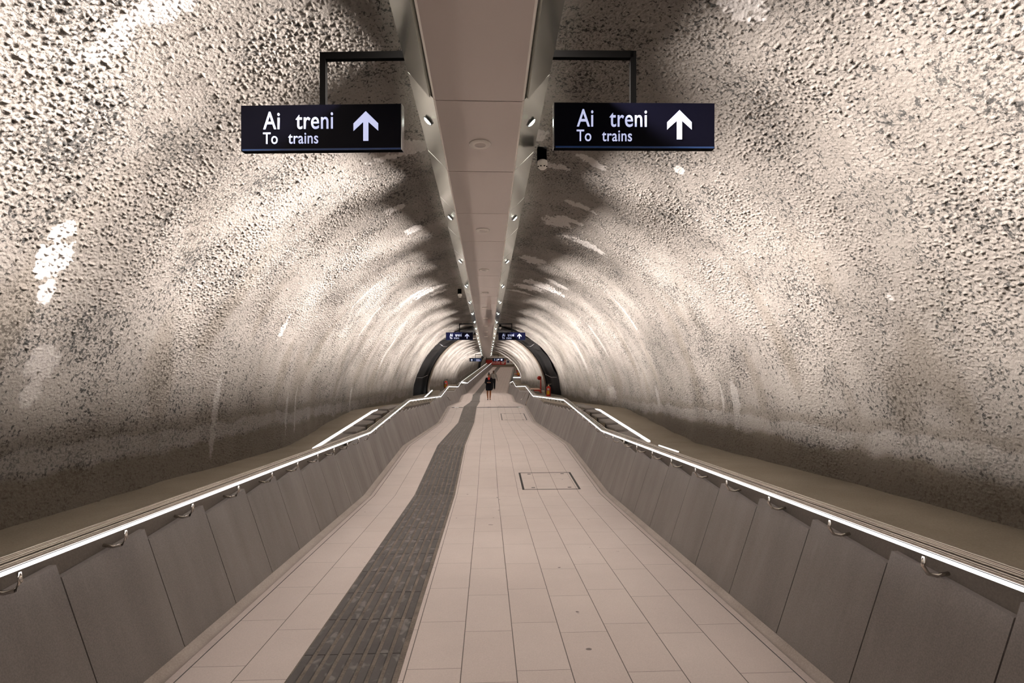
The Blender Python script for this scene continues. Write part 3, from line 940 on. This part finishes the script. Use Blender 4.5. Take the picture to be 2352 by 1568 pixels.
t = thing('banner', 'white banner with a small dark square emblem right of the red banner', 'banner', P(ex(1175), YE - .08, -4.9)); inv = Matrix.Translation(-Vector(t.location))
b = B(); b.box((ex(1162), YE - .10, ez(836.5)), (ex(1192), YE - .05, ez(825.5))); o = b.build('sheet', M['wht'], t); o.matrix_parent_inverse = inv
b = B(); b.box((ex(1164.8), YE - .12, ez(833.2)), (ex(1169.5), YE - .101, ez(827.8))); o = b.build('square_emblem', M['navy'], t); o.matrix_parent_inverse = inv
for k in range(4):
    b = B(); x = ex(1173 + 2.5 * k); b.hexa([(x, YE - .12, ez(832)), (x + .1, YE - .12, ez(832)), (x + .1, YE - .105, ez(832)), (x, YE - .105, ez(832)),
            (x + .14, YE - .12, ez(828.5)), (x + .24, YE - .12, ez(828.5)), (x + .24, YE - .105, ez(828.5)), (x + .14, YE - .105, ez(828.5))])
    o = b.build('red_mark', M['dkred'], t); o.matrix_parent_inverse = inv


# ------------------------------------------------------------------ people
def skin_body(name, nodes, edges, m, parent):
    me = bpy.data.meshes.new(name); keys = list(nodes)
    me.from_pydata([nodes[k][0] for k in keys], [(keys.index(a), keys.index(c)) for a, c in edges], []); me.update()
    o = link(name, me, m, parent)
    md = o.modifiers.new('skin', 'SKIN'); md.use_smooth_shade = True
    for i, k in enumerate(keys):
        r = nodes[k][1]; rx, ry = r if isinstance(r, tuple) else (r, r)
        me.skin_vertices[0].data[i].radius = (rx, ry); me.skin_vertices[0].data[i].use_root = (k == 'pelvis')
    sb = o.modifiers.new('sub', 'SUBSURF'); sb.levels = 1; sb.render_levels = 2
    return o


def hand(nodes, edges, wrist, palm_dir, side_dir, pre, curl=.5):
    """palm plus four unequal fingers and a thumb leaving its side"""
    w = Vector(nodes[wrist][0]); d = Vector(palm_dir).normalized(); s = Vector(side_dir).normalized(); nrm = d.cross(s).normalized()
    c = w + d * .045; nodes[pre + 'palm'] = (tuple(c), (.034, .016)); edges.append((wrist, pre + 'palm'))
    for i, (off, ln) in enumerate(((-.027, .068), (-.009, .078), (.009, .073), (.026, .056))):
        a = c + d * .035 + s * off; b_ = a + d * ln * .55 - nrm * .01 * curl; e = b_ + d * ln * .35 - nrm * .04 * curl
        for nm, p, r in (('a', a, .0095), ('b', b_, .0085), ('c', e, .0075)): nodes[f'{pre}f{i}{nm}'] = (tuple(p), r)
        edges.extend([(pre + 'palm', f'{pre}f{i}a'), (f'{pre}f{i}a', f'{pre}f{i}b'), (f'{pre}f{i}b', f'{pre}f{i}c')])
    a = c - d * .01 - s * .036; e = a + d * .045 - s * .022 - nrm * .015
    nodes[pre + 'ta'] = (tuple(a), .011); nodes[pre + 'tb'] = (tuple(e), .0085); edges.extend([(pre + 'palm', pre + 'ta'), (pre + 'ta', pre + 'tb')])


def head(parent, c, tilt, m, hairm, bun=False):
    T = Matrix.Translation(c) @ Matrix.Rotation(tilt, 4, 'X')
    parts = []

    def put(b, nm, mm, par=parent):
        o = b.build(nm, mm, par, True); o.matrix_local = T if par is parent else Matrix.Identity(4); parts.append(o); return o
    b = B(True)
    b.ball((0, 0, 0), .074, .094, .112, 20, 14)
    b.ball((0, -.036, -.058), .050, .052, .052, 14, 8)                 # jaw
    b.ball((0, -.098, -.012), .012, .018, .022, 8, 6)                  # nose
    for s in (-1, 1): b.ball((s * .076, .0, -.008), .010, .020, .030, 8, 6)   # ears
    hd = put(b, 'head', m); T = Matrix.Identity(4)
    for s in (-1, 1):
        b = B(True); b.ball((s * .030, -.083, .012), .013, .008, .008, 8, 6); put(b, 'eye', M['eye'], hd)
    b = B(True); b.ball((0, -.088, -.055), .024, .008, .007, 10, 6); put(b, 'lips', M['lip'], hd)
    b = B(True); b.ball((0, .018, .026), .083, .094, .100, 20, 12)
    if bun: b.ball((0, .030, .150), .048, .048, .045, 14, 10); b.ball((0, -.035, .085), .070, .052, .035, 14, 8)
    put(b, 'hair', hairm, hd)


def woman(x, y, lab):
    t = thing('person', lab, 'person', P(x, y, zf(y)))
    N = {}; E = []
    hs = .065
    N['pelvis'] = ((0, 0, .93), (.15, .11)); N['waist'] = ((0, .0, 1.08), (.115, .09)); N['chest'] = ((0, -.01, 1.27), (.145, .105)); N['base'] = ((0, -.005, 1.41), (.075, .06)); N['neck'] = ((0, -.015, 1.48), .048); N['skull'] = ((0, -.04, 1.55), .05)
    E += [('pelvis', 'waist'), ('waist', 'chest'), ('chest', 'base'), ('base', 'neck'), ('neck', 'skull')]
    for s, p in ((-1, 'r'), (1, 'l')):
        N[p + 'hip'] = ((s * .085, 0, .86), .092); N[p + 'knee'] = ((s * .088, -.02, .50), .064); N[p + 'calf'] = ((s * .086, .01, .36), .062); N[p + 'ank'] = ((s * .072, .015, .10), .038); N[p + 'toe'] = ((s * .078, -.10, .035), .03)
        E += [('pelvis', p + 'hip'), (p + 'hip', p + 'knee'), (p + 'knee', p + 'calf'), (p + 'calf', p + 'ank'), (p + 'ank', p + 'toe')]
        N[p + 'sh'] = ((s * .158, 0, 1.385), .048); N[p + 'el'] = ((s * .232, -.02, 1.12), .040); N[p + 'wr'] = ((s * .085, -.225, 1.13), .027)
        E += [('base', p + 'sh'), (p + 'sh', p + 'el'), (p + 'el', p + 'wr')]
        hand(N, E, p + 'wr', (-s * .75, -.55, .12), (0, -.2, -1), p, .8)
    skin_body('body', N, E, M['skin'], t)
    head(t, Vector((0, -.05, 1.595)), R(27), M['skin'], M['hair'], True)

    def loft(rings, nm, mm, seg=24):
        b = B(True); b.sweep([[(cx + rx * math.cos(a), cy + ry * math.sin(a), z) for a in [2 * PI * k / seg for k in range(seg)]] for z, cx, cy, rx, ry in rings], True, True)
        return b.build(nm, mm, t, True)
    loft([(.615, 0, -.01, .192, .150), (.635, 0, -.01, .198, .155), (.72, 0, -.005, .212, .165), (.90, 0, 0, .205, .160), (1.0, 0, 0, .185, .145), (1.10, 0, 0, .160, .125), (1.14, 0, 0, .158, .122)], 'skirt', M['dress'])
    loft([(.98, 0, 0, .205, .158), (1.08, 0, 0, .172, .135), (1.20, 0, -.005, .168, .140), (1.31, 0, -.01, .180, .140), (1.375, 0, -.003, .185, .118), (1.415, 0, 0, .165, .095), (1.445, 0, 0, .100, .078), (1.462, 0, 0, .066, .062)], 'jacket', M['dress'])
    for s in (-1, 1):
        b = B(True); b.tube([(s * .140, 0, 1.395), (s * .190, -.005, 1.30), (s * .235, -.02, 1.12), (s * .222, -.07, 1.105), (s * .100, -.208, 1.128)], [.058, .062, .054, .052, .040], 14); b.ball((s * .150, 0, 1.385), .070, .066, .062, 14, 10); b.build('sleeve', M['dress'], t, True)
        b = B(True); b.ball((s * .078, -.055, .030), .042, .088, .026, 12, 8); b.box((s * .078 - .014, .035, 0), (s * .078 + .014, .060, .09)); b.build('shoe', M['shoe'], t, True)
    b = B(True); b.ball((0, -.128, 1.335), .050, .026, .085, 14, 8); b.ball((-.028, -.124, 1.385), .052, .032, .040, 12, 8); b.ball((.028, -.124, 1.385), .052, .032, .040, 12, 8); b.ball((0, -.035, 1.425), .080, .078, .040, 16, 8); b.build('scarf', M['scarf'], t, True)
    b = B(True); b.box((-.035, -.30, 1.12), (.035, -.288, 1.25)); tag(b.build('phone', M['phone'], None), 'dark phone held in both hands of the woman in black', 'phone').location = Vector(t.location)
    return t


def man(x, y, lab):
    t = thing('person', lab, 'person', P(x + ax(y), y, zf(y)))
    N = {}; E = []
    N['pelvis'] = ((0, 0, .93), (.145, .10)); N['waist'] = ((0, 0, 1.08), (.135, .10)); N['chest'] = ((0, -.01, 1.28), (.165, .11)); N['base'] = ((0, 0, 1.42), (.085, .065)); N['neck'] = ((0, -.005, 1.50), .056); N['skull'] = ((0, -.02, 1.57), .055)
    E += [('pelvis', 'waist'), ('waist', 'chest'), ('chest', 'base'), ('base', 'neck'), ('neck', 'skull')]
    for s, p, fy, kz in ((-1, 'r', -.22, 0), (1, 'l', .16, .03)):
        N[p + 'hip'] = ((s * .09, 0, .87), .095); N[p + 'knee'] = ((s * .095, fy * .55 - .03, .50), .062); N[p + 'calf'] = ((s * .095, fy * .75 + .02, .36), .056); N[p + 'ank'] = ((s * .095, fy + .03, .10 + kz), .036); N[p + 'toe'] = ((s * .11, fy - .10, .04), .034)
        E += [('pelvis', p + 'hip'), (p + 'hip', p + 'knee'), (p + 'knee', p + 'calf'), (p + 'calf', p + 'ank'), (p + 'ank', p + 'toe')]
        N[p + 'sh'] = ((s * .205, .005, 1.40), .058); N[p + 'el'] = ((s * .285, .02 - fy * .2, 1.13), .045); N[p + 'wr'] = ((s * .325, -.05 - fy * .4, .90), .031)
        E += [('base', p + 'sh'), (p + 'sh', p + 'el'), (p + 'el', p + 'wr')]
        hand(N, E, p + 'wr', (s * .08, -.15, -1), (0, -1, .1), p, .6)
    skin_body('body', N, E, M['skin2'], t)
    head(t, Vector((0, -.02, 1.63)), R(4), M['skin2'], M['hair'])

    def loft(rings, nm, mm, seg=24):
        b = B(True); b.sweep([[(cx + rx * math.cos(a), cy + ry * math.sin(a), z) for a in [2 * PI * k / seg for k in range(seg)]] for z, cx, cy, rx, ry in rings], True, True)
        return b.build(nm, mm, t, True)
    loft([(.93, 0, 0, .195, .145), (1.08, 0, 0, .182, .14), (1.28, 0, -.005, .21, .15), (1.38, 0, 0, .215, .125), (1.435, 0, 0, .13, .09), (1.47, 0, 0, .078, .072)], 'shirt', M['shirt'])
    for s, fy in ((-1, -.22), (1, .16)):
        b = B(True); b.tube([(s * .19, 0, 1.405), (s * .245, .01, 1.30), (s * .288, .02 - fy * .2, 1.13), (s * .318, -.03 - fy * .35, .97)], [.066, .070, .058, .050], 14); b.ball((s * .20, 0, 1.395), .074, .072, .066, 14, 10); b.build('sleeve', M['shirt'], t, True)
        b = B(True); b.tube([(s * .08, 0, .95), (s * .092, 0, .84), (s * .096, fy * .55 - .02, .50), (s * .096, fy + .03, .07)], [.12, .112, .082, .066], 14); b.build('trouser_leg', M['trouser'], t, True)
        b = B(True); b.ball((s * .105, fy - .05, .035), .048, .13, .04, 12, 8); b.build('shoe', M['shoe'], t, True)
        b = B(True); b.tube([(s * .085, .05, 1.46), (s * .10, -.10, 1.38), (s * .10, -.165, 1.25), (s * .10, -.15, 1.02)], .018, 8); b.build('strap', M['strap'], t, True)
    loft([(.86, 0, 0, .192, .142), (.93, 0, 0, .198, .148), (1.0, 0, 0, .19, .145)], 'waistband', M['trouser'])
    return t


woman(.125, 40.8, 'woman in black dress and red scarf with hair bun looking at her phone')
man(.42, 58.5, 'man in grey shirt and black trousers walking behind the woman')
